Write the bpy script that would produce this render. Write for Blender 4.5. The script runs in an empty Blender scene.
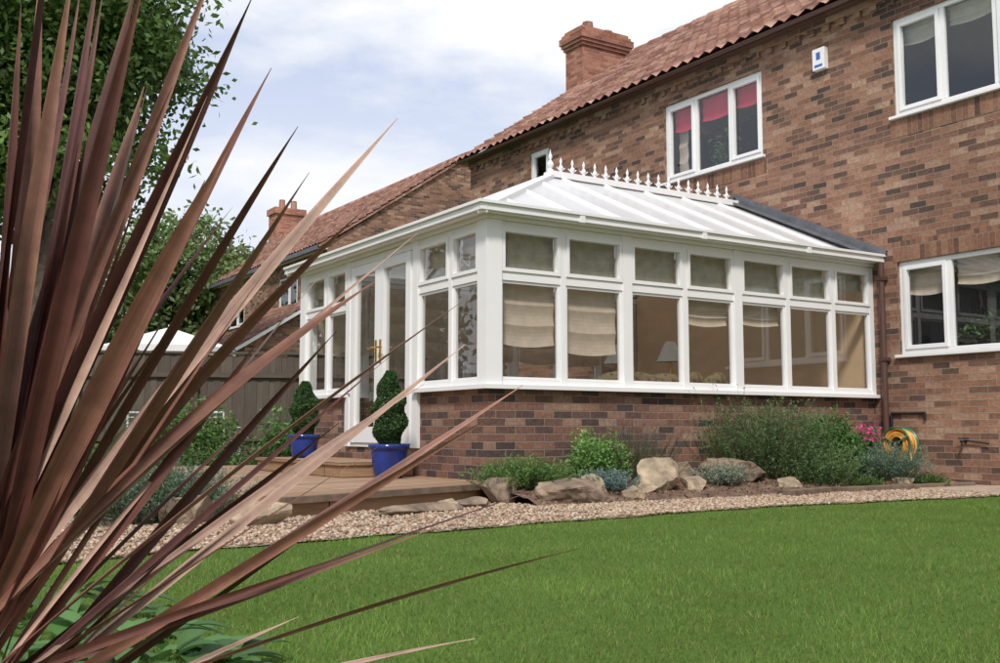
import bpy, bmesh, math, random
import numpy as np
from mathutils import Vector, noise as mn
random.seed(7); rng=np.random.default_rng(7)
scene=bpy.context.scene
COL=scene.collection

# ------------------------------------------------------------------ materials
def newmat(name):
    m=bpy.data.materials.new(name); m.use_nodes=True
    nt=m.node_tree; b=nt.nodes['Principled BSDF']
    return m,nt,b
def N(nt,t,**kw):
    n=nt.nodes.new(t)
    for k,v in kw.items(): setattr(n,k,v)
    return n
def ramp(nt,stops,interp='LINEAR'):
    r=N(nt,'ShaderNodeValToRGB'); cr=r.color_ramp; cr.interpolation=interp
    while len(cr.elements)<len(stops): cr.elements.new(0.5)
    for e,(p,c) in zip(cr.elements,stops):
        e.position=p; e.color=(c[0],c[1],c[2],1)
    return r
def mixc(nt,a,b,fac,blend='MIX'):
    m=N(nt,'ShaderNodeMix',data_type='RGBA',blend_type=blend)
    for s,v in ((0,fac),(6,a),(7,b)):
        if isinstance(v,(int,float)): m.inputs[s].default_value=v
        elif isinstance(v,tuple): m.inputs[s].default_value=(v[0],v[1],v[2],1)
        else: nt.links.new(v,m.inputs[s])
    return m.outputs[2]
def noise(nt,scale,detail=4,rough=.55,coord='Object',vec=None,sc=None):
    n=N(nt,'ShaderNodeTexNoise'); n.inputs['Scale'].default_value=scale
    n.inputs['Detail'].default_value=detail; n.inputs['Roughness'].default_value=rough
    tc=N(nt,'ShaderNodeTexCoord'); src=tc.outputs[coord]
    if sc:
        mp=N(nt,'ShaderNodeMapping'); mp.inputs['Scale'].default_value=sc
        nt.links.new(src,mp.inputs[0]); src=mp.outputs[0]
    nt.links.new(src,n.inputs['Vector'])
    return n
def bump(nt,b,h,strength=.3,dist=.01):
    bp=N(nt,'ShaderNodeBump'); bp.inputs['Strength'].default_value=strength; bp.inputs['Distance'].default_value=dist
    nt.links.new(h,bp.inputs['Height']); nt.links.new(bp.outputs[0],b.inputs['Normal'])
def simple(name,col,rough=.5,var=.15,nscale=6,bmp=0,metal=0,bscale=40):
    m,nt,b=newmat(name)
    n=noise(nt,nscale)
    c0=tuple(x*(1-var) for x in col); c1=tuple(min(1,x*(1+var)) for x in col)
    r=ramp(nt,[(.3,c0),(.7,c1)]); nt.links.new(n.outputs['Fac'],r.inputs[0])
    nt.links.new(r.outputs[0],b.inputs['Base Color'])
    b.inputs['Roughness'].default_value=rough; b.inputs['Metallic'].default_value=metal
    if bmp:
        n2=noise(nt,bscale); bump(nt,b,n2.outputs['Fac'],bmp)
    return m
def brickmat(name,stops,mortar,bw=.205,rh=.068,ms=.0048,stain=.35,rot=False):
    m,nt,b=newmat(name)
    tc=N(nt,'ShaderNodeTexCoord'); src=tc.outputs['UV']
    nz=N(nt,'ShaderNodeTexNoise'); nz.inputs['Scale'].default_value=11; nz.inputs['Detail'].default_value=3
    nt.links.new(src,nz.inputs['Vector'])
    va=N(nt,'ShaderNodeVectorMath',operation='MULTIPLY_ADD')
    nt.links.new(nz.outputs['Color'],va.inputs[0]); va.inputs[1].default_value=(.012,.010,0); nt.links.new(src,va.inputs[2])
    src=va.outputs[0]
    br=N(nt,'ShaderNodeTexBrick')
    br.inputs['Color1'].default_value=(0,0,0,1); br.inputs['Color2'].default_value=(1,1,1,1); br.inputs['Mortar'].default_value=(.5,.5,.5,1)
    br.inputs['Scale'].default_value=1; br.inputs['Mortar Size'].default_value=ms; br.inputs['Mortar Smooth'].default_value=.4
    br.inputs['Brick Width'].default_value=bw; br.inputs['Row Height'].default_value=rh
    nt.links.new(src,br.inputs['Vector'])
    n=N(nt,'ShaderNodeTexNoise'); n.inputs['Scale'].default_value=1.1; n.inputs['Detail'].default_value=3
    nt.links.new(tc.outputs['UV'],n.inputs['Vector'])
    ad=N(nt,'ShaderNodeMath',operation='MULTIPLY_ADD'); nt.links.new(n.outputs['Fac'],ad.inputs[0]); ad.inputs[1].default_value=.5; ad.inputs[2].default_value=-.25
    a2=N(nt,'ShaderNodeMath',operation='ADD',use_clamp=True)
    nt.links.new(br.outputs['Color'],a2.inputs[0]); nt.links.new(ad.outputs[0],a2.inputs[1])
    r=ramp(nt,stops); nt.links.new(a2.outputs[0],r.inputs[0])
    fn=N(nt,'ShaderNodeTexNoise'); fn.inputs['Scale'].default_value=26; fn.inputs['Detail'].default_value=6; fn.inputs['Roughness'].default_value=.75
    nt.links.new(tc.outputs['UV'],fn.inputs['Vector'])
    fr=ramp(nt,[(.3,(.5,.47,.47)),(.7,(1.4,1.35,1.3))]); nt.links.new(fn.outputs['Fac'],fr.inputs[0])
    c=mixc(nt,r.outputs[0],fr.outputs[0],.8,'MULTIPLY')
    c=mixc(nt,c,mortar,br.outputs['Fac'])
    n3=N(nt,'ShaderNodeTexNoise'); n3.inputs['Scale'].default_value=.55; n3.inputs['Detail'].default_value=6
    nt.links.new(tc.outputs['UV'],n3.inputs['Vector'])
    sr=ramp(nt,[(.35,(.74,.73,.74)),(.65,(1.1,1.08,1.04))]); nt.links.new(n3.outputs['Fac'],sr.inputs[0])
    c=mixc(nt,c,sr.outputs[0],stain*2,'MULTIPLY')
    nt.links.new(c,b.inputs['Base Color']); b.inputs['Roughness'].default_value=.9; b.inputs['Specular IOR Level'].default_value=.25
    hm=N(nt,'ShaderNodeMath',operation='MULTIPLY_ADD'); nt.links.new(br.outputs['Fac'],hm.inputs[0]); hm.inputs[1].default_value=-1.0; nt.links.new(fn.outputs['Fac'],hm.inputs[2])
    bump(nt,b,hm.outputs[0],.7,.01)
    return m
M={}
M['brick']=brickmat('brick_house_wall',[(0,(.095,.068,.058)),(.22,(.195,.112,.082)),(.5,(.30,.16,.108)),(.78,(.345,.20,.138)),(1,(.42,.285,.205))],(.31,.255,.205))
M['brick2']=brickmat('brick_dwarf_wall',[(0,(.08,.063,.06)),(.3,(.155,.095,.08)),(.55,(.25,.132,.097)),(.8,(.30,.175,.125)),(1,(.37,.255,.19))],(.30,.25,.205))
M['brickred']=brickmat('brick_chimney',[(0,(.28,.11,.08)),(.5,(.40,.18,.125)),(1,(.48,.26,.18))],(.36,.28,.23))
M['soldier']=brickmat('brick_soldier',[(0,(.12,.07,.055)),(.5,(.26,.135,.09)),(1,(.34,.19,.125))],(.31,.255,.2),bw=.068,rh=.205)
M['tile']=brickmat('roof_tile',[(0,(.22,.115,.09)),(.4,(.34,.185,.145)),(.75,(.41,.24,.19)),(1,(.48,.31,.25))],(.12,.07,.055),bw=.215,rh=.27,ms=.002)
M['upvc']=simple('white_upvc',(.84,.84,.84),.3,.03,2)
M['lead']=simple('lead_flashing',(.12,.125,.14),.55,.25,8,.2)
M['pipe']=simple('brown_plastic',(.10,.05,.04),.35,.1)
M['darkmet']=simple('black_metal',(.02,.02,.022),.4,.1)
M['gold']=simple('brass',(.7,.45,.15),.3,.05,metal=1)
M['cream']=simple('cream_plaster',(.80,.57,.37),.85,.05,3)
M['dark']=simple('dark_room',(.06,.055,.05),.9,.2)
M['floor']=simple('floor_tile',(.40,.33,.26),.4,.1)
M['blue']=simple('blue_glaze',(.012,.032,.19),.15,.35,5)
M['soil']=simple('soil',(.15,.095,.065),.95,.5,9,.8,bscale=30)
M['rock']=simple('sandstone',(.37,.29,.20),.9,.5,7,.9,bscale=18)
M['rockd']=simple('brown_stone',(.23,.17,.12),.9,.55,7,.9,bscale=18)
M['paving']=simple('paving',(.42,.33,.25),.9,.2,6,.4)
M['sleeper']=simple('sleeper_wood',(.18,.13,.09),.85,.3,9,.4)
M['whitemet']=simple('white_metal',(.75,.75,.74),.4,.05)
M['canvas']=simple('white_canvas',(.8,.8,.78),.8,.03)
M['bark']=simple('bark',(.10,.075,.055),.95,.4,8,.8)
M['yellow']=simple('yellow_hose',(.70,.33,.06),.4,.35,9)
M['greenpl']=simple('green_plastic',(.02,.15,.08),.4,.1)
M['red']=simple('red_blind',(.65,.03,.08),.8,.1)
M['bluepl']=simple('blue_label',(.05,.13,.45),.4,.05)
M['blind']=simple('linen_blind',(.60,.50,.40),.9,.1,10)
M['blindg']=simple('olive_blind',(.40,.39,.30),.9,.15,10)
M['rattan']=simple('rattan',(.26,.17,.10),.7,.3,40,.5)
def cushionmat():
    m,nt,b=newmat('cushion_fabric'); n=noise(nt,14,3)
    r=ramp(nt,[(.35,(.50,.38,.19)),(.5,(.58,.47,.28)),(.62,(.28,.22,.11))]); nt.links.new(n.outputs['Fac'],r.inputs[0])
    nt.links.new(r.outputs[0],b.inputs['Base Color']); b.inputs['Roughness'].default_value=.9
    return m
M['cushion']=cushionmat()
def glassmat(name,tint,base=.07):
    m=bpy.data.materials.new(name); m.use_nodes=True; nt=m.node_tree; nt.nodes.clear()
    o=N(nt,'ShaderNodeOutputMaterial'); mx=N(nt,'ShaderNodeMixShader'); tr=N(nt,'ShaderNodeBsdfTransparent'); gl=N(nt,'ShaderNodeBsdfGlossy')
    tr.inputs[0].default_value=(*tint,1); gl.inputs['Roughness'].default_value=.0; gl.inputs[0].default_value=(.95,.97,1,1)
    lw=N(nt,'ShaderNodeLayerWeight'); lw.inputs[0].default_value=.5
    p=N(nt,'ShaderNodeMath',operation='POWER'); p.inputs[1].default_value=4.5; nt.links.new(lw.outputs['Facing'],p.inputs[0])
    q=N(nt,'ShaderNodeMath',operation='MULTIPLY_ADD'); q.inputs[1].default_value=.9; q.inputs[2].default_value=base; nt.links.new(p.outputs[0],q.inputs[0])
    nz=noise(nt,1.7,1); bp=N(nt,'ShaderNodeBump'); bp.inputs['Strength'].default_value=.04; bp.inputs['Distance'].default_value=.02
    nt.links.new(nz.outputs['Fac'],bp.inputs['Height']); nt.links.new(bp.outputs[0],gl.inputs['Normal'])
    nt.links.new(q.outputs[0],mx.inputs[0]); nt.links.new(tr.outputs[0],mx.inputs[1]); nt.links.new(gl.outputs[0],mx.inputs[2]); nt.links.new(mx.outputs[0],o.inputs[0])
    return m
M['glass']=glassmat('window_glass',(.86,.87,.86),.09)
def polycarb():
    m=bpy.data.materials.new('polycarbonate'); m.use_nodes=True; nt=m.node_tree; nt.nodes.clear()
    o=N(nt,'ShaderNodeOutputMaterial'); mx=N(nt,'ShaderNodeMixShader'); tl=N(nt,'ShaderNodeBsdfTranslucent'); pb=N(nt,'ShaderNodeBsdfPrincipled')
    tl.inputs[0].default_value=(.85,.85,.83,1)
    n=noise(nt,1.6,6,.6,sc=(1,.5,1)); r=ramp(nt,[(.35,(.80,.81,.82)),(.6,(.90,.90,.90))]); nt.links.new(n.outputs['Fac'],r.inputs[0]); nt.links.new(r.outputs[0],pb.inputs['Base Color'])
    pb.inputs['Roughness'].default_value=.25; mx.inputs[0].default_value=.22
    nt.links.new(pb.outputs[0],mx.inputs[1]); nt.links.new(tl.outputs[0],mx.inputs[2]); nt.links.new(mx.outputs[0],o.inputs[0]); return m
M['poly']=polycarb()
def leafmat(name,rough=.5,trans=.3,stripe=False,spec=.4):
    m=bpy.data.materials.new(name); m.use_nodes=True; nt=m.node_tree; pb=nt.nodes['Principled BSDF']; o=nt.nodes['Material Output']
    at=N(nt,'ShaderNodeAttribute',attribute_name='Col'); c=at.outputs['Color']
    if stripe:
        n=noise(nt,1.0,5,.65,coord='UV',sc=(60,3,1)); r=ramp(nt,[(.3,(.5,.45,.45)),(.5,(1,1,1)),(.72,(1.9,1.6,1.5))]); nt.links.new(n.outputs['Fac'],r.inputs[0])
        c=mixc(nt,c,r.outputs[0],.85,'MULTIPLY')
        n2=noise(nt,25,4,.6); r2=ramp(nt,[(.35,(.7,.7,.7)),(.65,(1.15,1.15,1.15))]); nt.links.new(n2.outputs['Fac'],r2.inputs[0])
        c=mixc(nt,c,r2.outputs[0],.8,'MULTIPLY')
        bump(nt,pb,n.outputs['Fac'],.25,.002)
    nt.links.new(c,pb.inputs['Base Color']); pb.inputs['Roughness'].default_value=rough; pb.inputs['Specular IOR Level'].default_value=spec
    if trans>0:
        tl=N(nt,'ShaderNodeBsdfTranslucent'); nt.links.new(c,tl.inputs[0]); mx=N(nt,'ShaderNodeMixShader'); mx.inputs[0].default_value=trans
        nt.links.new(pb.outputs[0],mx.inputs[1]); nt.links.new(tl.outputs[0],mx.inputs[2]); nt.links.new(mx.outputs[0],o.inputs[0])
    return m
M['leaf']=leafmat('foliage'); M['cordy']=leafmat('cordyline_leaf',.45,.15,True,.35); M['grassb']=leafmat('grass_blade',.6,.35,spec=.2)
M['pebble']=leafmat('pebble',.8,0,spec=.3)
def groundmat():
    m,nt,b=newmat('grass_ground'); n=noise(nt,1.3,8,.7); n2=noise(nt,60,4,.7)
    r=ramp(nt,[(.3,(.10,.17,.033)),(.7,(.14,.23,.05))]); nt.links.new(n.outputs['Fac'],r.inputs[0])
    r2=ramp(nt,[(.3,(.6,.6,.5)),(.7,(1.2,1.2,1.1))]); nt.links.new(n2.outputs['Fac'],r2.inputs[0])
    nt.links.new(mixc(nt,r.outputs[0],r2.outputs[0],1.0,'MULTIPLY'),b.inputs['Base Color']); b.inputs['Roughness'].default_value=1; b.inputs['Specular IOR Level'].default_value=.1
    bump(nt,b,n2.outputs['Fac'],.8,.03); return m
M['ground']=groundmat()
def gravelmat():
    m,nt,b=newmat('gravel'); tc=N(nt,'ShaderNodeTexCoord'); v=N(nt,'ShaderNodeTexVoronoi'); v.inputs['Scale'].default_value=55; nt.links.new(tc.outputs['Object'],v.inputs['Vector'])
    s=N(nt,'ShaderNodeSeparateColor'); nt.links.new(v.outputs['Color'],s.inputs[0])
    r=ramp(nt,[(0,(.20,.13,.09)),(.4,(.32,.23,.16)),(.8,(.42,.33,.24)),(1,(.5,.44,.36))]); nt.links.new(s.outputs[0],r.inputs[0])
    nt.links.new(r.outputs[0],b.inputs['Base Color']); b.inputs['Roughness'].default_value=.95
    iv=N(nt,'ShaderNodeMath',operation='SUBTRACT'); iv.inputs[0].default_value=1; nt.links.new(v.outputs['Distance'],iv.inputs[1]); bump(nt,b,iv.outputs[0],1,.01); return m
M['gravel']=gravelmat()
def woodmat(name,cols,bw,rh,ms):
    m,nt,b=newmat(name); tc=N(nt,'ShaderNodeTexCoord'); br=N(nt,'ShaderNodeTexBrick')
    br.inputs['Color1'].default_value=(0,0,0,1); br.inputs['Color2'].default_value=(1,1,1,1); br.inputs['Mortar'].default_value=(.5,.5,.5,1)
    br.inputs['Scale'].default_value=1; br.inputs['Mortar Size'].default_value=ms; br.inputs['Brick Width'].default_value=bw; br.inputs['Row Height'].default_value=rh
    nt.links.new(tc.outputs['UV'],br.inputs['Vector'])
    n=noise(nt,1,6,.65,coord='UV',sc=(3,40,1)); a=N(nt,'ShaderNodeMath',operation='MULTIPLY_ADD'); nt.links.new(br.outputs['Color'],a.inputs[0]); a.inputs[1].default_value=.45
    nt.links.new(n.outputs['Fac'],a.inputs[2])
    r=ramp(nt,[(.2,cols[0]),(.6,cols[1]),(1,cols[2])]); nt.links.new(a.outputs[0],r.inputs[0])
    nt.links.new(mixc(nt,r.outputs[0],(.015,.01,.008),br.outputs['Fac']),b.inputs['Base Color']); b.inputs['Roughness'].default_value=.7
    h=N(nt,'ShaderNodeMath',operation='MULTIPLY_ADD'); nt.links.new(br.outputs['Fac'],h.inputs[0]); h.inputs[1].default_value=-2; nt.links.new(n.outputs['Fac'],h.inputs[2]); bump(nt,b,h.outputs[0],.5,.01)
    return m
M['deck']=woodmat('deck_board',[(.17,.095,.05),(.33,.20,.11),(.42,.28,.18)],3.3,.14,.007)
M['fence']=woodmat('fence_board',[(.045,.035,.027),(.085,.063,.048),(.13,.10,.075)],30,10,.0)

# ------------------------------------------------------------------ helpers
def empty(name,loc=(0,0,0)):
    e=bpy.data.objects.new(name,None); COL.objects.link(e); e.location=loc; e.empty_display_size=.2
    return e
class MB:
    def __init__(s,mats): s.v=[];s.f=[];s.m=[];s.mats=mats;s.uv=[]
    def face(s,pts,mat=0,uv=None):
        i=len(s.v); s.v+= [tuple(p) for p in pts]; s.f.append(tuple(range(i,i+len(pts)))); s.m.append(mat)
        if uv is None:
            a=Vector(pts[1])-Vector(pts[0]); b=Vector(pts[2])-Vector(pts[1]); n=a.cross(b); ax=max(range(3),key=lambda k:abs(n[k]))
            uv=[((p[1],p[2]) if ax==0 else (p[0],p[2]) if ax==1 else (p[0],p[1])) for p in pts]
        s.uv.append(uv)
    def box(s,x0,x1,y0,y1,z0,z1,mat=0):
        x0,x1=sorted((x0,x1));y0,y1=sorted((y0,y1));z0,z1=sorted((z0,z1))
        c=[(x0,y0,z0),(x1,y0,z0),(x1,y1,z0),(x0,y1,z0),(x0,y0,z1),(x1,y0,z1),(x1,y1,z1),(x0,y1,z1)]
        for q in ((0,3,2,1),(4,5,6,7),(0,1,5,4),(2,3,7,6),(1,2,6,5),(3,0,4,7)): s.face([c[k] for k in q],mat)
    def bar(s,p0,p1,w,h,mat=0,up=(0,0,1)):
        p0=Vector(p0);p1=Vector(p1);d=(p1-p0).normalized();side=d.cross(Vector(up)).normalized();u=side.cross(d).normalized()
        c=[]
        for p in (p0,p1):
            for a,b in ((-1,-1),(1,-1),(1,1),(-1,1)): c.append(p+side*a*w/2+u*b*h/2)
        for q in ((3,2,1,0),(4,5,6,7),(0,1,5,4),(1,2,6,5),(2,3,7,6),(3,0,4,7)): s.face([c[k] for k in q],mat)
    def cyl(s,p0,p1,r0,r1=None,mat=0,n=10,caps=True):
        r1=r0 if r1 is None else r1
        p0=Vector(p0);p1=Vector(p1);d=(p1-p0).normalized();a=d.cross(Vector((0,0,1)))
        if a.length<.01:a=Vector((1,0,0))
        a.normalize();b=d.cross(a)
        A=[p0+(a*math.cos(t)+b*math.sin(t))*r0 for t in [2*math.pi*k/n for k in range(n)]]
        B=[p1+(a*math.cos(t)+b*math.sin(t))*r1 for t in [2*math.pi*k/n for k in range(n)]]
        for k in range(n): s.face([A[k],A[(k+1)%n],B[(k+1)%n],B[k]],mat)
        if caps: s.face(A[::-1],mat); s.face(B,mat)
    def lathe(s,c,prof,mat=0,n=24):
        c=Vector(c)
        for (r0,z0),(r1,z1) in zip(prof,prof[1:]):
            for k in range(n):
                t0=2*math.pi*k/n;t1=2*math.pi*(k+1)/n
                s.face([c+Vector((r0*math.cos(t0),r0*math.sin(t0),z0)),c+Vector((r0*math.cos(t1),r0*math.sin(t1),z0)),c+Vector((r1*math.cos(t1),r1*math.sin(t1),z1)),c+Vector((r1*math.cos(t0),r1*math.sin(t0),z1))],mat)
    def build(s,name,parent=None,bevel=0,smooth=False,weld=False):
        me=bpy.data.meshes.new(name); me.from_pydata(s.v,[],s.f)
        for m in s.mats: me.materials.append(M[m])
        me.polygons.foreach_set('material_index',s.m)
        ul=me.uv_layers.new(name='UVMap'); flat=[c for f in s.uv for p in f for c in (p[0],p[1])]; ul.data.foreach_set('uv',flat)
        if weld or bevel or smooth:
            bm=bmesh.new(); bm.from_mesh(me); bmesh.ops.remove_doubles(bm,verts=bm.verts,dist=1e-5); bm.to_mesh(me); bm.free()
        if smooth: me.polygons.foreach_set('use_smooth',[True]*len(me.polygons))
        o=bpy.data.objects.new(name,me); COL.objects.link(o)
        if parent: o.parent=parent; o.location=Vector((0,0,0))-parent.location
        if bevel:
            b=o.modifiers.new('b','BEVEL'); b.width=bevel; b.segments=2; b.limit_method='ANGLE'
        return o
def npmesh(name,V,F,cols=None,mat=None,parent=None,smooth=False,uv=None):
    me=bpy.data.meshes.new(name); nv=len(V); nf,k=F.shape
    me.vertices.add(nv); me.vertices.foreach_set('co',V.astype(np.float32).ravel())
    me.loops.add(nf*k); me.loops.foreach_set('vertex_index',F.astype(np.int32).ravel())
    me.polygons.add(nf); me.polygons.foreach_set('loop_start',np.arange(0,nf*k,k,dtype=np.int32))
    me.update(calc_edges=True)
    if smooth: me.polygons.foreach_set('use_smooth',np.ones(nf,dtype=bool))
    if cols is not None:
        a=me.color_attributes.new('Col','FLOAT_COLOR','POINT'); c=np.ones((nv,4),np.float32); c[:,:3]=cols; a.data.foreach_set('color',c.ravel())
    if uv is not None:
        ul=me.uv_layers.new(name='UVMap'); ul.data.foreach_set('uv',uv[F.ravel()].astype(np.float32).ravel())
    if mat: me.materials.append(M[mat])
    o=bpy.data.objects.new(name,me); COL.objects.link(o)
    if parent: o.parent=parent; o.location=-parent.location
    return o
def unit(a): return a/np.maximum(np.linalg.norm(a,axis=1,keepdims=True),1e-9)
def leaves_np(C,L,W,col,flat=0.0):
    n=len(C); a=unit(rng.normal(size=(n,3))); b=rng.normal(size=(n,3)); 
    if flat: a[:,2]*=(1-flat); a=unit(a)
    b=unit(b-a*np.sum(a*b,1,keepdims=True)); L=np.broadcast_to(L,(n,))[:,None]; W=np.broadcast_to(W,(n,))[:,None]
    V=np.stack([C-a*L/2,C+b*W/2+a*L*.05,C+a*L/2,C-b*W/2+a*L*.05],1).reshape(-1,3)
    F=np.arange(4*n).reshape(-1,4); return V,F,np.repeat(col,4,0)
def spikes_np(B,D,L,W,col,droop=0.0,tipcol=None):
    n=len(B); D=unit(D); s=unit(np.cross(D,rng.normal(size=(n,3)))); L=np.broadcast_to(L,(n,))[:,None]; W=np.broadcast_to(W,(n,))[:,None]
    m=B+D*L*.5; t=B+D*L; t[:,2:3]-=droop*L*np.abs(D[:,:1]**2+D[:,1:2]**2)
    V=np.stack([B-s*W/2,B+s*W/2,m+s*W*.4,t,m-s*W*.4],1).reshape(-1,3)
    F=np.arange(5*n).reshape(-1,5); c=np.repeat(col,5,0)
    if tipcol is not None: c[3::5]=tipcol
    return V,F,c
def vary(base,n,v=.3):
    base=np.array(base); k=1+rng.uniform(-v,v,(n,1)); h=1+rng.uniform(-.12,.12,(n,3)); return base*k*h
GREEN=(.08,.15,.03)

# ------------------------------------------------------------------ ground
g=MB(['ground']); g.face([(-250,-250,-.15),(250,-250,-.15),(250,250,-.15),(-250,250,-.15)]); g.build('ground')
ex=[-4.6,-3.2,-2.4,-1.3,1.1,3.95,9]; ey=[-2.95,-2.5,-2.42,-2.25,-1.97,-2.15,-2.6]
tx=[-4.6,-2.4,-.4,-.2,0,4.2,5.1]; ty=[-1.5,-1.15,-.42,-1.0,-1.12,-1.1,-1.0]
xs=np.linspace(-4.6,5.14,60)
gv=MB(['gravel'])
for a,b in zip(xs,xs[1:]):
    wob=lambda x:.03*math.sin(x*5)+.02*math.sin(x*11)
    gv.face([(a,np.interp(a,ex,ey)+wob(a),-.142),(b,np.interp(b,ex,ey)+wob(b),-.142),(b,-.1,-.142),(a,-.1,-.142)])
gv.build('gravel_path',weld=True)
n=17000; X=rng.uniform(-4.5,5.1,n); lo=np.interp(X,ex,ey)-.03; hi=np.interp(X,tx,ty)+.1; Y=lo+(hi-lo)*rng.uniform(0,1,n)
bm=bmesh.new(); bmesh.ops.create_icosphere(bm,subdivisions=1,radius=1); iv=np.array([v.co for v in bm.verts]); iff=np.array([[v.index for v in f.verts] for f in bm.faces]); bm.free()
R=rng.uniform(.006,.015,(n,1,1))*rng.uniform(.7,1.3,(n,1,3)); R[:,:,2]*=.7
P=np.stack([X,Y,np.full(n,-.136)+rng.uniform(0,.008,n)],1)[:,None,:]
ang=rng.uniform(0,6.28,n); ca,sa=np.cos(ang),np.sin(ang); vv=iv[None]*R; vx=vv[:,:,0]*ca[:,None]-vv[:,:,1]*sa[:,None]; vy=vv[:,:,0]*sa[:,None]+vv[:,:,1]*ca[:,None]
V=(np.stack([vx,vy,vv[:,:,2]],2)+P).reshape(-1,3); F=(iff[None]+np.arange(n)[:,None,None]*len(iv)).reshape(-1,3)
pal=np.array([(.44,.34,.24),(.37,.26,.18),(.52,.44,.34),(.27,.19,.13),(.48,.36,.26),(.40,.26,.18)]); pc=pal[rng.integers(0,6,n)]*rng.uniform(.75,1.2,(n,1))
npmesh('gravel_stones',V,F,np.repeat(pc,len(iv),0),'pebble',smooth=True)
bd=MB(['soil']); XS=np.linspace(-.25,5.14,70); YS=np.linspace(-1.2,-.0,18)
def bedz(x,y):
    t=max(0,(y+1.18)/1.18); return -.15+.16*t**.6+.035*mn.noise(Vector((x*3,y*3,0)))+.012*mn.noise(Vector((x*14,y*14,3)))
for a,b in zip(XS,XS[1:]):
    for c,d in zip(YS,YS[1:]): bd.face([(a,c,bedz(a,c)),(b,c,bedz(b,c)),(b,d,bedz(b,d)),(a,d,bedz(a,d))])
bd.build('flower_bed_soil',smooth=True)
n=2600; X=rng.uniform(-.2,5.1,n);Y=rng.uniform(-1.15,-.03,n); Z=np.array([bedz(x,y) for x,y in zip(X,Y)])+.008
V,F,c=leaves_np(np.stack([X,Y,Z],1),rng.uniform(.015,.045,n),.018,vary((.20,.13,.085),n,.5)); npmesh('bark_chips',V,F,c,'pebble')
pv=MB(['paving'])
for i in range(11):
    pv.box(4.15,5.14,-7+i*.56,-7+i*.56+.545,-.15,-.118+.003*(i%2))
pv.build('paving_path',bevel=.006)
sl=MB(['sleeper']); 
sl.bar((2.25,-1.3,-.115),(3.0,-1.1,-.115),.12,.07); sl.bar((3.05,-1.12,-.115),(5.0,-1.22,-.115),.1,.06)
sl.build('timber_edging',bevel=.008)
def lawn_ok(X,Y):
    e=np.interp(X,ex,ey,left=50)+.04*np.sin(X*5)+.03*np.sin(X*13)
    return ((Y<e)&(X<4.12))|((X<-2.5)&(Y>.4))
n=330000; cam0=np.array([-4.77,-7.64]); r=np.exp(rng.uniform(math.log(1.3),math.log(17),n)); th=math.atan2(.842,.54)+rng.uniform(-.85,.85,n)
X=cam0[0]+r*np.cos(th); Y=cam0[1]+r*np.sin(th); ok=lawn_ok(X,Y); X=X[ok];Y=Y[ok];r=r[ok]; n=len(X)
B=np.stack([X,Y,np.full(n,-.152)],1); D=rng.normal(size=(n,3))*.45; D[:,2]=1
sc=np.clip((r/3.0)**.5,.7,2.6)
lf=.5+.5*np.sin(X*1.7+np.sin(Y*2.1)*1.3)*np.cos(Y*1.3+.7*np.sin(X*2.3))
patch=np.array([mn.noise(Vector((x*1.9,y*1.9,0)))+.5*mn.noise(Vector((x*8,y*8,5))) for x,y in zip(X,Y)])
D=unit(D); s=unit(np.cross(D,rng.normal(size=(n,3)))); L=(rng.uniform(.014,.032,n)*(1+.35*patch))[:,None]; W=(.0028*sc)[:,None]
V=np.stack([B-s*W/2,B+s*W/2,B+D*L],1).reshape(-1,3); F=np.arange(3*n).reshape(-1,3)
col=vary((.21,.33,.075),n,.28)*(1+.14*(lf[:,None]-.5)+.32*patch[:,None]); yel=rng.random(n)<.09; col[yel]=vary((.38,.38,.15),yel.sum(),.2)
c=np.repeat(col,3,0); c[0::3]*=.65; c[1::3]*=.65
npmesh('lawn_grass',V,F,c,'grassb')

# ------------------------------------------------------------------ planar building helpers
def lbox(mb,pl,u0,u1,d0,d1,z0,z1,mat=0):
    ax,c,s=pl
    if ax=='X': mb.box(c+s*d0,c+s*d1,u0,u1,z0,z1,mat)
    else: mb.box(u0,u1,c+s*d0,c+s*d1,z0,z1,mat)
def lquad(mb,pl,u0,u1,d,z0,z1,mat=0):
    ax,c,s=pl; k=c+s*d
    pts=[(k,u0,z0),(k,u1,z0),(k,u1,z1),(k,u0,z1)] if ax=='X' else [(u0,k,z0),(u1,k,z0),(u1,k,z1),(u0,k,z1)]
    mb.face(pts,mat)
def wall(mb,pl,u0,u1,z0,z1,holes,mat=0,depth=.11,step=None):
    us=sorted({u0,u1,*[h[0] for h in holes],*[h[1] for h in holes]}); zs=sorted({z0,z1,*[h[2] for h in holes],*[h[3] for h in holes]})
    for a,b in zip(us,us[1:]):
        for c,d in zip(zs,zs[1:]):
            if any(h[0]<=a and b<=h[1] and h[2]<=c and d<=h[3] for h in holes): continue
            lquad(mb,pl,a,b,0,c,d,mat)
    ax,k,s=pl
    P=(lambda u,dd,z:(k+s*dd,u,z)) if ax=='X' else (lambda u,dd,z:(u,k+s*dd,z))
    for a,b,c,d in holes:
        for q in (((a,c),(a,d)),((b,c),(b,d)),((a,c),(b,c)),((a,d),(b,d))):
            (ua,za),(ub,zb)=q; mb.face([P(ua,0,za),P(ub,0,zb),P(ub,-depth,zb),P(ua,-depth,za)],mat)
def ring(mb,pl,a,b,c,d,w,d0,d1,mat=0):
    lbox(mb,pl,a,a+w,d0,d1,c,d,mat); lbox(mb,pl,b-w,b,d0,d1,c,d,mat); lbox(mb,pl,a+w,b-w,d0,d1-.0015,c,c+w,mat); lbox(mb,pl,a+w,b-w,d0,d1-.0015,d-w,d,mat)
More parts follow.
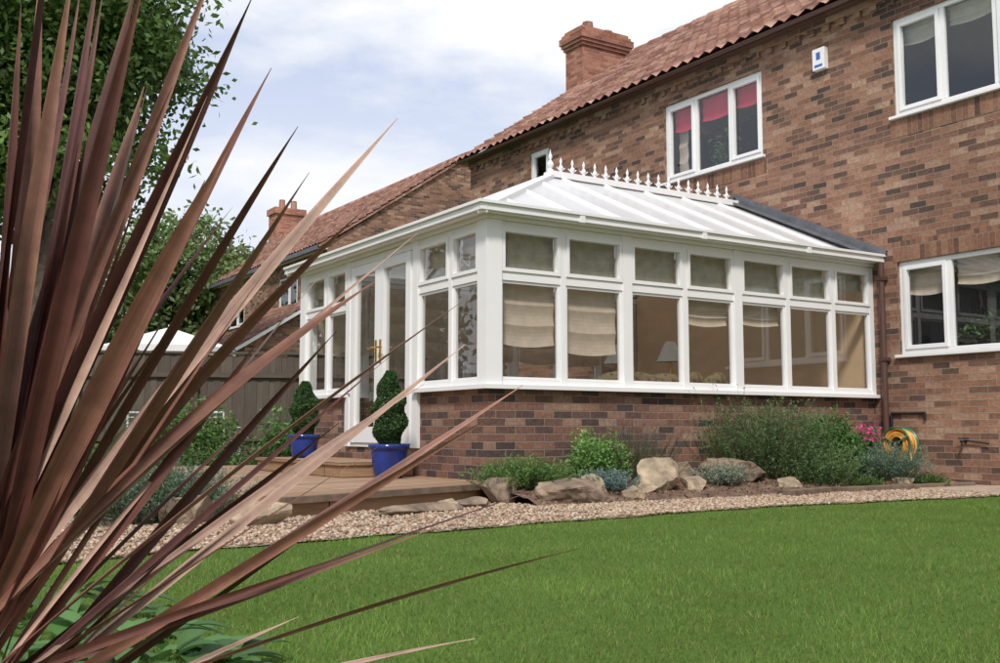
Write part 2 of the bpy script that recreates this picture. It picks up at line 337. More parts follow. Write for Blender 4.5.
def window(fr,gl,pl,a,b,c,d,mull,sashes=(),base=-.03):
    ring(fr,pl,a,b,c,d,.055,base-.05,base)
    us=[a+.055]+[m for m in mull]+[b-.055]
    for m in mull: lbox(fr,pl,m-.03,m+.03,base-.05,base-.002,c+.055,d-.055)
    for i,(p,q) in enumerate(zip(us,us[1:])):
        p2=p+(.03 if i else 0); q2=q-(.03 if i<len(us)-2 else 0)
        z0,z1=c+.055,d-.055
        if i in sashes: ring(fr,pl,p2,q2,z0,z1,.045,base-.045,base+.014); z0+=.02;z1-=.02
        lquad(gl,pl,p2+.005,q2-.005,base-.03,z0,z1)
    lbox(fr,pl,a-.04,b+.04,base-.02,.05,c-.035,c-.002)
def roman(mb,pl,u0,u1,d,z1,z0,mat=0,folds=3):
    ax,k,s=pl; nz=folds*6; nu=8; prev=None
    for i in range(nz+1):
        t=i/nz; row=[]
        for j in range(nu+1):
            w=j/nu; z=z1+(z0-z1)*t-.03*t*math.sin(math.pi*w); dd=d-.018*abs(math.sin(math.pi*t*folds))
            u=u0+(u1-u0)*w; row.append((k+s*dd,u,z) if ax=='X' else (u,k+s*dd,z))
        if prev:
            for j in range(nu): mb.face([prev[j],prev[j+1],row[j+1],row[j]],mat)
        prev=row

# ------------------------------------------------------------------ pantile roof
TWD,TRH=.215,.27
def pantile(name,P0,U,Lu,Vd,Lv,parent,sub=6):
    P0=np.array(P0,float);U=np.array(U,float);Vd=np.array(Vd,float);Nn=np.cross(U,Vd); Nn=Nn/np.linalg.norm(Nn); 
    if Nn[2]<0: Nn=-Nn
    nu=int(Lu/TWD*sub); us=np.linspace(0,Lu,nu+1); prof=.022*np.sin(us/TWD*2*np.pi)+.009*np.sin(us/TWD*4*np.pi)
    lines=[];uvs=[]; nr=int(math.ceil(Lv/TRH))
    for r_ in range(nr):
        for t,h in ((r_*TRH,.038),(min(Lv,(r_+1)*TRH-.001),.0)):
            jit=np.repeat(rng.uniform(-.006,.006,nu//sub+2),sub)[:nu+1]
            lines.append(P0+U*us[:,None]+Vd*t+Nn*(prof+h+jit)[:,None]); uvs.append(np.stack([us,np.full(nu+1,t+.01)],1))
    V=np.concatenate(lines); UV=np.concatenate(uvs); L=len(lines); a=(np.arange(L-1)[:,None]*(nu+1)+np.arange(nu)[None]).ravel()
    F=np.stack([a,a+1,a+nu+2,a+nu+1],1); return npmesh(name,V,F,None,'tile',parent,uv=UV)

# ------------------------------------------------------------------ main house
HX=5.15; PH=('X',HX,-1)
house=empty('brick_house',(9,1,0))
holes=[(1.6,3.46,3.94,5.06),(-2.2,-.36,3.93,5.05),(-2.2,-.33,1.26,2.29),(6.33,6.88,4.3,5.15)]
w=MB(['brick','soldier','dark'])
wall(w,PH,-7.5,8.85,-.15,5.5,holes)
w.face([(HX,8.85,-.15),(13.15,8.85,-.15),(13.15,8.85,5.5),(9.15,8.85,8.25),(HX,8.85,5.5)])
w.face([(HX,-7.5,-.15),(13.15,-7.5,-.15),(13.15,-7.5,5.5),(9.15,-7.5,8.25),(HX,-7.5,5.5)])
w.face([(13.15,-7.5,-.15),(13.15,8.85,-.15),(13.15,8.85,5.5),(13.15,-7.5,5.5)])
for a,b,c,d in ((-2.25,-.28,2.29,2.515),): lbox(w,PH,a,b,-.01,.004,d-.225,d,1)
lbox(w,PH,-2.25,-.31,-.01,.004,3.93-.245,3.93-.04,1)
lbox(w,PH,1.55,3.51,-.01,.004,3.94-.245,3.94-.04,1)
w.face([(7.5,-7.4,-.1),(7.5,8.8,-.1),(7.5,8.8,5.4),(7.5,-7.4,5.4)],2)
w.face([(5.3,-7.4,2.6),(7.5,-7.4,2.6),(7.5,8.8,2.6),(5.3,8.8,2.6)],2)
w.build('walls',house)
e=MB(['pipe','brick','upvc'])
y=-7.4
while y<8.7:
    e.box(HX-.04,HX,y,y+.10,5.215,5.285,1); y+=.225
e.box(HX-.05,HX,-7.5,8.85,5.287,5.37,1)
e.box(HX-.17,HX,-7.5,8.9,5.372,5.395,0)
e.build('eaves',house)
gu=MB(['pipe'])
for k in range(8):
    t0=math.pi+math.pi*k/8;t1=math.pi+math.pi*(k+1)/8;r_=.042
    gu.face([(HX-.22+r_*math.cos(t0),-7.5,5.405+r_*math.sin(t0)),(HX-.22+r_*math.cos(t0),8.95,5.405+r_*math.sin(t0)),(HX-.22+r_*math.cos(t1),8.95,5.405+r_*math.sin(t1)),(HX-.22+r_*math.cos(t1),-7.5,5.405+r_*math.sin(t1))])
gu.build('gutter',house,smooth=True)
sl_=math.hypot(4.25,2.9); pantile('roof_slope',(HX-.25,-7.6,5.42),(0,1,0),16.6,(4.25/sl_,0,2.9/sl_),sl_,house)
b_=MB(['tile','brick','lead']); b_.face([(9.15,-7.6,8.32),(9.15,9.0,8.32),(13.4,9.0,5.42),(13.4,-7.6,5.42)])
yy=-7.6
while yy<8.9:
    b_.cyl((9.15,yy,8.28),(9.15,yy+.42,8.30),.12,.125,0,12); yy+=.43
b_.bar((HX-.25,8.95,5.38),(9.15,8.95,8.28),.07,.07,0)
b_.build('ridge',house)
ch=MB(['brickred','brick','lead','tile'])
ch.box(7.85,9.02,8.92,9.5,4,8.28,0)
for i,(o,z,hh) in enumerate(((.035,8.28,.068),(.07,8.348,.068),(.10,8.416,.136),(.06,8.552,.068),(.02,8.62,.068))): ch.box(7.85-o,9.02+o,8.92-o,9.5+o,z,z+hh,0)
ch.box(7.9,8.97,8.97,9.45,8.688,8.72,2)
ch.cyl((8.2,9.2,8.7),(8.2,9.2,8.9),.13,.11,3,14); ch.cyl((8.68,9.2,8.7),(8.68,9.2,8.80),.14,.14,3,14)
ch.box(7.82,9.05,8.895,9.52,7.0,7.3,2)
ch.build('chimney',house)
fr=MB(['upvc']); gl=MB(['glass'])
window(fr,gl,PH,1.6,3.46,3.94,5.06,[2.2,2.85],(0,2))
window(fr,gl,PH,-2.2,-.36,3.93,5.05,[-1.58,-.97],(0,2))
window(fr,gl,PH,-2.2,-.33,1.26,2.29,[-1.58,-.94],(0,2))
window(fr,gl,PH,6.33,6.88,4.3,5.15,[],(0,))
fr.build('window_frames',house,bevel=.004); gl.build('window_glass',house)
bl=MB(['red','blindg','blind','upvc','greenpl'])
roman(bl,PH,1.68,2.17,-.13,5.0,4.72,0,2); roman(bl,PH,2.24,2.82,-.13,5.0,4.70,0,2); roman(bl,PH,2.88,3.38,-.13,5.0,4.68,0,2)
roman(bl,PH,3.2,3.38,-.2,4.7,4.0,2,3)
roman(bl,PH,-.9,-.42,-.13,5.0,4.76,1,3); roman(bl,PH,-1.55,-1.0,-.13,5.0,4.80,1,3); roman(bl,PH,-2.15,-1.62,-.13,5.0,4.76,1,3)
roman(bl,PH,-.9,-.38,-.13,2.25,1.93,2,3); roman(bl,PH,-1.55,-.97,-.13,2.25,1.98,2,3); roman(bl,PH,-2.15,-1.62,-.13,2.25,1.93,2,3)
bl.build('window_blinds',house)
V,F,c=leaves_np(np.array([5.42,2.55,4.25])+rng.normal(size=(300,3))*[.05,.12,.16],.08,.03,vary(GREEN,300)); npmesh('windowsill_plant',V,F,c,'leaf',house)
V,F,c=leaves_np(np.array([5.42,-1.2,1.5])+rng.normal(size=(300,3))*[.05,.2,.10],.08,.03,vary(GREEN,300)); npmesh('windowsill_plant_lower',V,F,c,'leaf',house)
al=MB(['upvc','bluepl']); al.box(HX-.07,HX,.53,.71,4.76,5.02,0); al.box(HX-.074,HX-.07,.56,.68,4.79,4.82,1); al.box(HX-.074,HX-.07,.59,.65,4.88,4.97,1)
al.build('alarm_box',house,bevel=.006)
mi=MB(['darkmet','upvc']); mi.box(HX-.03,HX,.15,.3,2.33,2.4,0); mi.build('vent',house)

# ------------------------------------------------------------------ conservatory
con=empty('conservatory',(2.5,2.1,0)); CW=4.2
PR=('Y',0,-1); PLf=('X',0,-1); PF=('Y',CW,1)
w=MB(['brick2','cream','floor','deck'])
w.box(0.02,HX-.003,.02,.25,-.15,.788,0)
w.box(0.021,.25,.251,1.30,-.15,.788,0)
w.box(0.021,.25,2.86,CW-.251,-.15,.788,0)
w.box(0.02,HX-.003,CW-.25,CW-.02,-.15,.788,0)
w.box(.02,.25,1.302,2.858,-.15,.262,0)
w.box(.252,HX-.004,.252,CW-.252,.1,.25,2)
w.face([(HX-.02,.1,.25),(HX-.02,CW-.1,.25),(HX-.02,CW-.1,2.35),(HX-.02,CW/2,3.3),(HX-.02,.1,2.35)],1)
w.build('dwarf_wall',con)
fr=MB(['upvc']); gl=MB(['glass'])
ZB,ZT,TR=.83,2.27,1.785
def glaze(pl,us,hw,proud=()):
    for u,h in zip(us,hw):
        if h>0: lbox(fr,pl,u-h,u+h,-.07,.004 if h<.045 else .016,ZB,ZT)
    for i,(u,v) in enumerate(zip(us,us[1:])):
        a=u+hw[i];b=v-hw[i+1]
        lbox(fr,pl,a,b,-.068,0,ZB,ZB+.045); lbox(fr,pl,a,b,-.068,0,ZT-.06,ZT); lbox(fr,pl,a,b,-.068,0,TR-.04,TR+.035)
        ring(fr,pl,a+.003,b-.003,ZB+.047,TR-.042,.022,-.05,-.012); lquad(gl,pl,a+.01,b-.01,-.03,ZB+.05,TR-.045)
        ring(fr,pl,a+.003,b-.003,TR+.037,ZT-.062,.034,-.05,.014); lquad(gl,pl,a+.01,b-.01,-.028,TR+.05,ZT-.07)
US=[.07,.81,1.555,2.29,3.01,3.745,4.46,5.11]; HW=[.07,.03,.055,.03,.055,.03,.03,.035]
glaze(PR,[.14]+US[1:],[.001]+HW[1:]); glaze(PF,[.14]+US[1:],[.001]+HW[1:])
glaze(PLf,[.14,.64,1.30],[.001,.03,.05]); glaze(PLf,[2.86,3.46,CW-.14],[.05,.03,.001])
fr.box(-.02,.139,-.02,.139,ZB,ZT); fr.box(-.02,.139,CW-.139,CW+.02,ZB,ZT)
for pl,L in ((PR,HX-.004),(PF,HX-.004)):
    lbox(fr,pl,-.03,L,-.09,.03,ZT+.002,ZT+.075)
lbox(fr,PLf,.091,CW-.091,-.09,.03,ZT+.0025,ZT+.0745)
lbox(fr,PR,-.06,HX-.005,-.1,.06,.79,.828); lbox(fr,PF,-.06,HX-.005,-.1,.06,.79,.828)
lbox(fr,PLf,.101,1.30,-.1,.06,.7905,.8275); lbox(fr,PLf,2.86,CW-.101,-.1,.06,.7905,.8275)
for (x0,x1,y0,y1) in ((-.17,HX-.01,-.17,-.04),(-.17,HX-.01,CW+.04,CW+.17)): fr.box(x0,x1,y0,y1,ZT+.04,ZT+.12)
fr.box(-.168,-.04,-.039,CW+.039,ZT+.0405,ZT+.1195)
for (x0,x1,y0,y1) in ((-.19,HX-.012,-.19,-.171),): fr.box(x0,x1,y0,y1,ZT+.098,ZT+.125)
fr.box(-.19,-.171,-.17,CW+.17,ZT+.0982,ZT+.1248)
for x in (.9,2.4,3.9): fr.box(x-.03,x+.03,-.186,-.171,ZT+.03,ZT+.097)
lbox(fr,PLf,1.352,2.808,-.07,.002,.262,.30); lbox(fr,PLf,1.352,2.808,-.07,.002,2.20,2.268)
lbox(fr,PLf,1.352,1.39,-.07,.0,.301,2.199); lbox(fr,PLf,2.77,2.808,-.07,.0,.301,2.199)
lbox(fr,PLf,1.25,1.35,-.07,.016,.262,.789); lbox(fr,PLf,2.81,2.91,-.07,.016,.262,.789)
for a,b in ((1.395,2.077),(2.083,2.765)):
    lbox(fr,PLf,a,a+.095,-.05,.02,.305,2.19); lbox(fr,PLf,b-.095,b,-.05,.02,.305,2.19)
    lbox(fr,PLf,a+.095,b-.095,-.05,.018,.305,.47); lbox(fr,PLf,a+.095,b-.095,-.05,.018,2.09,2.19)
    lquad(gl,PLf,a+.09,b-.09,-.02,.46,2.1)
fr.build('upvc_frame',con,bevel=.005); gl.build('glazing',con)
hd=MB(['gold'])
for u in (2.03,2.13):
    lbox(hd,PLf,u-.018,u+.018,.021,.03,1.12,1.36); 
    hd.cyl((-.03,u,1.28),(-.075,u,1.28),.011,.011); hd.cyl((-.07,u,1.28),(-.07,u+(-.11 if u<2.08 else .11),1.275),.011,.009)
hd.build('door_handles',con)
ZE=ZT+.10; ZR=3.36; RX=2.18; RY=CW/2; sl2=(ZR-ZE)/RY
rf=MB(['poly','upvc','lead'])
o=.14
E=lambda x,y:(x,y,ZE-o*sl2)
rf.face([E(-o,-o),(HX-.01,-o,ZE-o*sl2),(HX-.01,RY,ZR),(RX,RY,ZR)],0)
rf.face([(HX-.01,CW+o,ZE-o*sl2),E(-o,CW+o),(RX,RY,ZR),(HX-.01,RY,ZR)],0)
rf.face([E(-o,CW+o),E(-o,-o),(RX,RY,ZR)],0)
def rbar(p,q,w=.045,h=.028): rf.bar((p[0],p[1],p[2]+.01),(q[0],q[1],q[2]+.01),w,h,1)
zs=lambda t:ZE+t*sl2
rbar((-o,-o,ZE-o*sl2),(RX,RY,ZR),.09,.06); rbar((-o,CW+o,ZE-o*sl2),(RX,RY,ZR),.09,.06)
kx=RY/RX
x=.45
while x<HX-.1:
    tt=RY if x>=RX else x*kx
    rbar((x,-o,ZE-o*sl2),(x,tt,zs(tt))); rbar((x,CW+o,ZE-o*sl2),(x,CW-tt,zs(tt))); x+=.62
for yv in (.6,1.2,1.8,2.4,3.0,3.6):
    t=min(yv,CW-yv); rbar((-o,yv,ZE-o*sl2),(t/kx,yv,zs(t)))
rf.bar((RX-.05,RY,ZR+.025),(HX-.02,RY,ZR+.025),.15,.07,1)
x=.45
while x<HX-.1: rf.cyl((x,-.165,ZE-.035),(x,-.10,ZE-.01),.034,.026,1,10); x+=.62
rf.bar((HX-.012,RY+.02,ZR+.09),(HX-.012,-.18,ZE+.0),.02,.15,2,up=(0,.42,1)); rf.bar((HX-.012,RY-.02,ZR+.09),(HX-.012,CW+.18,ZE+.0),.02,.15,2,up=(0,-.42,1))
rf.bar((HX-.07,RY,ZR+.05),(HX-.07,-.15,ZE-.01),.11,.02,2,up=(0,.42,1)) 
rf.build('roof',con,bevel=.0)
cr=MB(['upvc']); nsp=17
def spike(x,h):
    z=ZR+.058
    cr.lathe((x,RY,z),[(.012,0),(.020,.02),(.010,.035),(.027,.055),(.031,.07),(.016,.095),(.009,.105),(.018,h*.72),(.012,h*.82),(.001,h)],0,8)
for i in range(nsp): 
    xx=RX+.14+i*(HX-RX-.3)/(nsp-1); spike(xx,.195)
    for sgn in (-1,1): cr.cyl((xx,RY,ZR+.085),(xx+sgn*.06,RY,ZR+.13),.008,.006,0,6)
cr.lathe((RX-.01,RY,ZR+.05),[(.04,0),(.04,.03),(.015,.05),(.035,.08),(.042,.10),(.025,.13),(.011,.15),(.025,.19),(.012,.22),(.001,.28)],0,12)
cr.build('ridge_cresting',con)
bl=MB(['blind','blindg'])
cells=[(a+h+.0,b-k) for a,b,h,k in zip([.14]+US[1:],US[1:],[0]+HW[1:],HW[1:])]
low=[1.20,1.15,None,1.50,1.54,None,None]
for (a,b),zl in zip(cells,low):
    roman(bl,PR,a,b,-.10,2.21,1.85 if a<3.8 else 2.0,1,2)
    if zl: roman(bl,PR,a,b,-.10,1.74,zl,0,3)
for (a,b) in cells: roman(bl,PF,a,b,-.10,2.2,1.35,0,4)
for a,b in ((.16,.61),(.67,1.25),(2.91,3.43),(3.49,4.06)): roman(bl,PLf,a,b,-.10,2.21,2.0,0,2)
bl.build('roman_blinds',con)
sofa=empty('rattan_sofa',(3,1,.25))
s=MB(['rattan','cushion'])
def sofa_at(x0,x1,y0,y1,back):
    s.box(x0,x1,y0,y1,.26,.52,0)
    s.box(x0+.06,x1-.06,y0+.06,y1-.06,.525,.68,1)
    s.box(x0,x1,y0,y0+.1,.522,.93,0)
    s.box(x0,x0+.1,y0+.101,y1,.522,.80,0); s.box(x1-.1,x1,y0+.101,y1,.522,.80,0)
sofa_at(1.75,3.45,.45,1.25,0)
s.build('frame',sofa,bevel=.03)
for i in range(5):
    bm=bmesh.new(); bmesh.ops.create_uvsphere(bm,u_segments=20,v_segments=12,radius=1)
    for v in bm.verts:
        x_,y_,z_=v.co; f=lambda q:math.copysign(abs(q)**.55,q); v.co=Vector((f(x_)*.21,y_*.09,f(z_)*.17))
    me=bpy.data.meshes.new('cushion'); bm.to_mesh(me); bm.free(); me.materials.append(M['cushion']); me.polygons.foreach_set('use_smooth',[True]*len(me.polygons))
    o_=bpy.data.objects.new('cushion',me); COL.objects.link(o_); o_.parent=sofa; o_.location=Vector((1.95+i*.34,.66,.86))-sofa.location; o_.rotation_euler=(-.25,random.uniform(-.5,.5),random.uniform(-.2,.2))
def lamp(x,y,zt):
    e_=empty('table_lamp',(x,y,zt-.6)); l=MB(['canvas','gold','rattan'])
    l.lathe((x,y,0),[(.055,zt),(.16,zt-.23)],0,20); l.lathe((x,y,0),[(.0,zt-.62),(.08,zt-.62),(.03,zt-.58),(.05,zt-.45),(.02,zt-.3),(.01,zt-.1)],1,14)
    l.build('lamp',e_,smooth=True)
    t=MB(['rattan']); t.box(x-.22,x+.22,y-.22,y+.22,zt-.66,zt-.622)
    for a in (-.19,.19):
        for b in (-.19,.19): t.box(x+a-.02,x+a+.02,y+b-.02,y+b+.02,.252,zt-.661)
    t.build('side_table',e_,bevel=.004)
lamp(3.30,1.35,1.44); lamp(3.25,2.25,1.46)
ac=empty('rattan_armchair',(4.3,1.2,.25)); s=MB(['rattan','cushion']); sofa_at(3.8,4.6,.8,1.5,0); s.build('chair',ac,bevel=.03)
dp=MB(['pipe']); dp.cyl((HX-.06,-.16,-.1),(HX-.06,-.16,2.3),.034,.034,0,12)
for z in (.3,1.2,2.1): dp.box(HX-.1,HX,-.205,-.115,z,z+.04)
dp.build('drainpipe')

# ------------------------------------------------------------------ deck
dk=MB(['deck','sleeper'])
poly=[(.018,-.02),(-.33,-.36),(-2.25,-1.12),(-2.75,0.2),(-2.75,5.2),(.018,5.2)]
ang=math.atan2(-1.12+.36,-2.25+.33); ca,sa=math.cos(ang),math.sin(ang)
uvf=lambda p:(p[0]*ca+p[1]*sa,-p[0]*sa+p[1]*ca)
dk.face([(x,y,.0) for x,y in poly][::-1],0,[uvf(p) for p in poly][::-1])
for a,b in zip(poly,poly[1:]+poly[:1]):
    L=math.dist(a,b); dk.face([(a[0],a[1],-.002),(b[0],b[1],-.002),(b[0],b[1],-.15),(a[0],a[1],-.15)],0,[(0,0.01),(L,0.01),(L,.13),(0,.13)])
dk.bar((.0,-.06,-.02),(-.34,-.385,-.02),.05,.045,1); dk.bar((-.34,-.385,-.02),(-2.27,-1.145,-.02),.05,.045,1)
dk.build('timber_decking')
st=MB(['deck']); 
for i in range(5): st.box(-.80+i*.155,-.80+i*.155+.148,1.25,3.5,.11,.14)
st.box(-.78,-.04,1.27,3.48,.001,.108); st.build('timber_step',bevel=.004)

# ------------------------------------------------------------------ topiary pots
def topiary(loc,pr,ph,bw,bh):
    e_=empty('potted_topiary',loc); x,y,z=loc
    p=MB(['blue','soil']); p.lathe(loc,[(0,0),(pr*.72,0),(pr*.80,ph*.15),(pr*.97,ph*.75),(pr*.98,ph*.84),(pr*1.08,ph*.86),(pr*1.08,ph),(pr*.93,ph),(pr*.9,ph*.88)],0,32)
    p.lathe(loc,[(pr*.9,ph*.9),(0,ph*.92)],1,24); p.build('blue_pot',e_,smooth=True)
    t=MB(['bark']); t.cyl((x,y,z+ph*.85),(x,y,z+ph+bh*.9),.018,.008); t.build('stem',e_)
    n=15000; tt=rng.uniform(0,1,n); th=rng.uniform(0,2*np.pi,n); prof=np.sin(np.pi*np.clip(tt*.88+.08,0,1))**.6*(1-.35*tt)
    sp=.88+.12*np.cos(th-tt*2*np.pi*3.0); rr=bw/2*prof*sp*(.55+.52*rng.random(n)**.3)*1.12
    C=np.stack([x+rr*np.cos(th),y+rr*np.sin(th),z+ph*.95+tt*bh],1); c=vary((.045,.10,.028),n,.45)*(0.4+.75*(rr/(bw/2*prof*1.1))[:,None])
    V,F,c=leaves_np(C,.026,.013,c); npmesh('foliage',V,F,c,'leaf',e_)
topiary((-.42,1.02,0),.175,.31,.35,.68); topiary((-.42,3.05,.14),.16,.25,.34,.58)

# ------------------------------------------------------------------ bed plants and rocks
def rock(name,loc,s,mat,seed,rz=0):
    bm=bmesh.new(); bmesh.ops.create_icosphere(bm,subdivisions=4,radius=1)
    pl=[(Vector([random.gauss(0,1) for _ in range(3)]).normalized(),random.uniform(.5,.8)) for _ in range(12)]
    for v in bm.verts:
        p=v.co.copy(); q=p+Vector((seed*7.1,0,seed)); k=1+.30*mn.noise(q*1.1)
        w_=Vector((math.copysign(abs(p.x)**.8,p.x),math.copysign(abs(p.y)**.8,p.y),math.copysign(abs(p.z)**.75,p.z)))*k
        for nn,dd in pl:
            ex_=w_.dot(nn)-dd
            if ex_>0: w_-=nn*ex_*.95
        w_*=1+.06*mn.noise(q*4)+.04*mn.noise(q*11)
        v.co=Vector((w_.x*s[0]*1.25,w_.y*s[1]*1.25,w_.z*s[2]*1.25))
    me=bpy.data.meshes.new(name); bm.to_mesh(me); bm.free(); me.materials.append(M[mat]); me.polygons.foreach_set('use_smooth',[False]*len(me.polygons))
    o_=bpy.data.objects.new(name,me); COL.objects.link(o_); o_.location=loc; o_.rotation_euler=(0,0,rz)
R_=[((.22,-.98,-.06),(.34,.17,.13),'rockd',1,.1),((1.35,-.72,.02),(.25,.17,.15),'rock',2,.5),((2.45,-.45,.04),(.25,.18,.15),'rockd',3,-.2),((1.78,-.42,.04),(.16,.14,.12),'rockd',4,.3),
 ((-.22,-.62,-.05),(.13,.13,.13),'rockd',5,0),((.78,-1.02,-.08),(.10,.08,.07),'rock',6,.4),((.52,-.78,-.02),(.14,.1,.1),'rock',7,.9),((-2.55,-1.45,-.08),(.17,.11,.10),'rock',8,.4),((-1.2,-1.15,-.12),(.36,.12,.05),'rockd',9,.35),
 ((-2.9,-1.2,-.07),(.16,.12,.12),'rockd',10,.1),((1.05,-.85,-.06),(.09,.08,.06),'rock',11,.1),((4.35,-.9,-.08),(.14,.09,.07),'rock',12,.1),((1.65,-.75,-.04),(.13,.1,.09),'rock',13,1.0),((-.65,-.85,-.12),(.18,.1,.05),'rockd',14,.3),
 ((2.75,-.85,-.06),(.12,.09,.07),'rock',15,.3),((-.95,-1.0,-.12),(.10,.08,.06),'rock',16,.3)]
for a in R_: rock('garden_rock',*a)
def bush(name,c,r,n,col,leaf=(.05,.02),var=.35,shell=.4,clumps=14):
    c=np.array(c); r=np.array(r)
    K=unit(rng.normal(size=(clumps,3))); K[:,2]=np.abs(K[:,2]); K=c+K*r*rng.uniform(.35,.8,(clumps,1)); kb=rng.uniform(.7,1.25,clumps)
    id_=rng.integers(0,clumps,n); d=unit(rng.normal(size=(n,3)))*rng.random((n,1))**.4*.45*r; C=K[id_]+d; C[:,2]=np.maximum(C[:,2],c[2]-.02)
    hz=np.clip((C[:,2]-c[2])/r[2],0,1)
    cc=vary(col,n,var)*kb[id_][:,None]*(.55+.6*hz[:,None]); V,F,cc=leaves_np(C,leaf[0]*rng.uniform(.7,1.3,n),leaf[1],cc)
    return npmesh(name,V,F,cc,'leaf')
def spiky(name,c,r,h,n,col,wd=.006,tip=None,spread=.6,droop=.1,lmin=.5):
    c=np.array(c); B=np.stack([c[0]+rng.normal(size=n)*r*.45,c[1]+rng.normal(size=n)*r*.4,np.full(n,c[2])],1)
    D=np.stack([(B[:,0]-c[0])/r*spread+rng.normal(size=n)*.18,(B[:,1]-c[1])/r*spread+rng.normal(size=n)*.18,np.ones(n)],1)
    V,F,cc=spikes_np(B,D,h*rng.uniform(lmin,1,n),wd,vary(col,n,.35),droop,tip); return npmesh(name,V,F,cc,'leaf')
def sprigs(name,c,r,h,n,col,leafL=.03,leafW=.006,spread=.5,per=28,tipcol=None):
    c=np.array(c)
    B=np.stack([c[0]+rng.normal(size=n)*r*.35,c[1]+rng.normal(size=n)*r*.3,np.full(n,c[2])],1)
    D=np.stack([(B[:,0]-c[0])/r*spread+rng.normal(size=n)*.22,(B[:,1]-c[1])/r*spread+rng.normal(size=n)*.22,np.ones(n)],1); D=unit(D); L=h*rng.uniform(.5,1,n)
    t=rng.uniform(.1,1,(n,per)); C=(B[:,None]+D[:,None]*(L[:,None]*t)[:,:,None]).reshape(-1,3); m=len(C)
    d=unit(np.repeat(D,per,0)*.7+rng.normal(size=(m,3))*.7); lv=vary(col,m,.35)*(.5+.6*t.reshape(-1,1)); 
    if tipcol is not None:
        k=t.reshape(-1)>.85; lv[k]=vary(tipcol,k.sum(),.2)
    a=leafL*rng.uniform(.6,1.2,(m,1)); s_=unit(np.cross(d,rng.normal(size=(m,3))))*leafW
    V2=np.stack([C,C+d*a*.5+s_/2,C+d*a,C+d*a*.5-s_/2],1).reshape(-1,3)
    q=unit(np.cross(D,rng.normal(size=(n,3))))*.002; T=B+D*L[:,None]
    V3=np.stack([B-q,B+q,T+q*.5,T-q*.5],1).reshape(-1,3); VV=np.concatenate([V2,V3]); cc=np.concatenate([np.repeat(lv,4,0),np.repeat(vary((.11,.11,.05),n,.2),4,0)])
    return npmesh(name,VV,np.arange(len(VV)).reshape(-1,4),cc,'leaf')
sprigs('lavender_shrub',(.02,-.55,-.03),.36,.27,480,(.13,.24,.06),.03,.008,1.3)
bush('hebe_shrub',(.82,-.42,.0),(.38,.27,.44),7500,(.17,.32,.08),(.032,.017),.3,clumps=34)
sprigs('silver_shrub',(.68,-.78,-.06),.22,.19,280,(.20,.30,.28),.022,.008,1.2)
spiky('ornamental_grass',(1.5,-.2,.0),.3,.72,170,(.10,.15,.06),.006,(.18,.16,.2),.7,.15); 
sprigs('wispy_lavender',(1.35,-.25,.0),.32,.64,110,(.09,.14,.06),.02,.005,.7,16,(.16,.12,.25))
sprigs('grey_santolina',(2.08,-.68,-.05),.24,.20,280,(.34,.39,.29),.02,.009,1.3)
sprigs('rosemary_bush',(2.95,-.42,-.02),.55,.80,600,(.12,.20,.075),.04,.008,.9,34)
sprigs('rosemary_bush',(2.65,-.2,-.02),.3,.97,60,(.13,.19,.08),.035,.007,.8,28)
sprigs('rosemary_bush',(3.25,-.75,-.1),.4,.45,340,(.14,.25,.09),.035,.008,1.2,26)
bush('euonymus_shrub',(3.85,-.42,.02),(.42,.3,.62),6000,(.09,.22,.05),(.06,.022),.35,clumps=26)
sprigs('blue_fescue',(4.3,-.75,-.08),.34,.42,330,(.17,.27,.19),.05,.006,1.2,22)
bush('geranium_plant',(4.6,-.25,.02),(.24,.2,.42),1400,(.08,.17,.045),(.05,.03)); 
k=90; C=np.array([4.56,-.34,.42])+rng.normal(size=(k,3))*[.08,.07,.05]; V,F,cc=leaves_np(C,.035,.03,vary((.75,.09,.32),k,.2)); npmesh('pink_flowers',V,F,cc,'leaf')
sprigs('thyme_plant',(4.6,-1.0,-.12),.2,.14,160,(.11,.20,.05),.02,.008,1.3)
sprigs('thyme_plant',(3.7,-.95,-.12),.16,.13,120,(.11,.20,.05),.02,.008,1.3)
sprigs('lavender_shrub',(-3.05,-.9,-.14),.4,.42,420,(.13,.20,.12),.035,.008,1.1,26)
sprigs('silver_shrub',(-2.75,-.6,-.14),.35,.36,300,(.16,.23,.18),.03,.008,1.1)
bush('garden_shrub',(-3.3,.3,-.14),(.5,.5,.45),3500,(.08,.15,.04),(.06,.025))
bush('garden_shrub',(-3.1,2.0,-.14),(.5,.7,.5),3500,(.10,.18,.05),(.06,.025))
spiky('ornamental_grass',(-2.3,7.2,-.14),.5,1.7,260,(.12,.18,.07),.02,None,.7,.5)
bush('garden_shrub',(-.6,7.0,-.14),(.9,.7,1.2),7000,(.12,.23,.05),(.07,.03),clumps=22)
bush('garden_shrub',(-6.8,8.4,-.14),(1.3,.9,.9),5000,(.09,.15,.04),(.07,.03),clumps=22)
bush('garden_shrub',(.9,6.6,-.14),(.7,.6,.9),4000,(.10,.22,.05),(.07,.03),clumps=16)

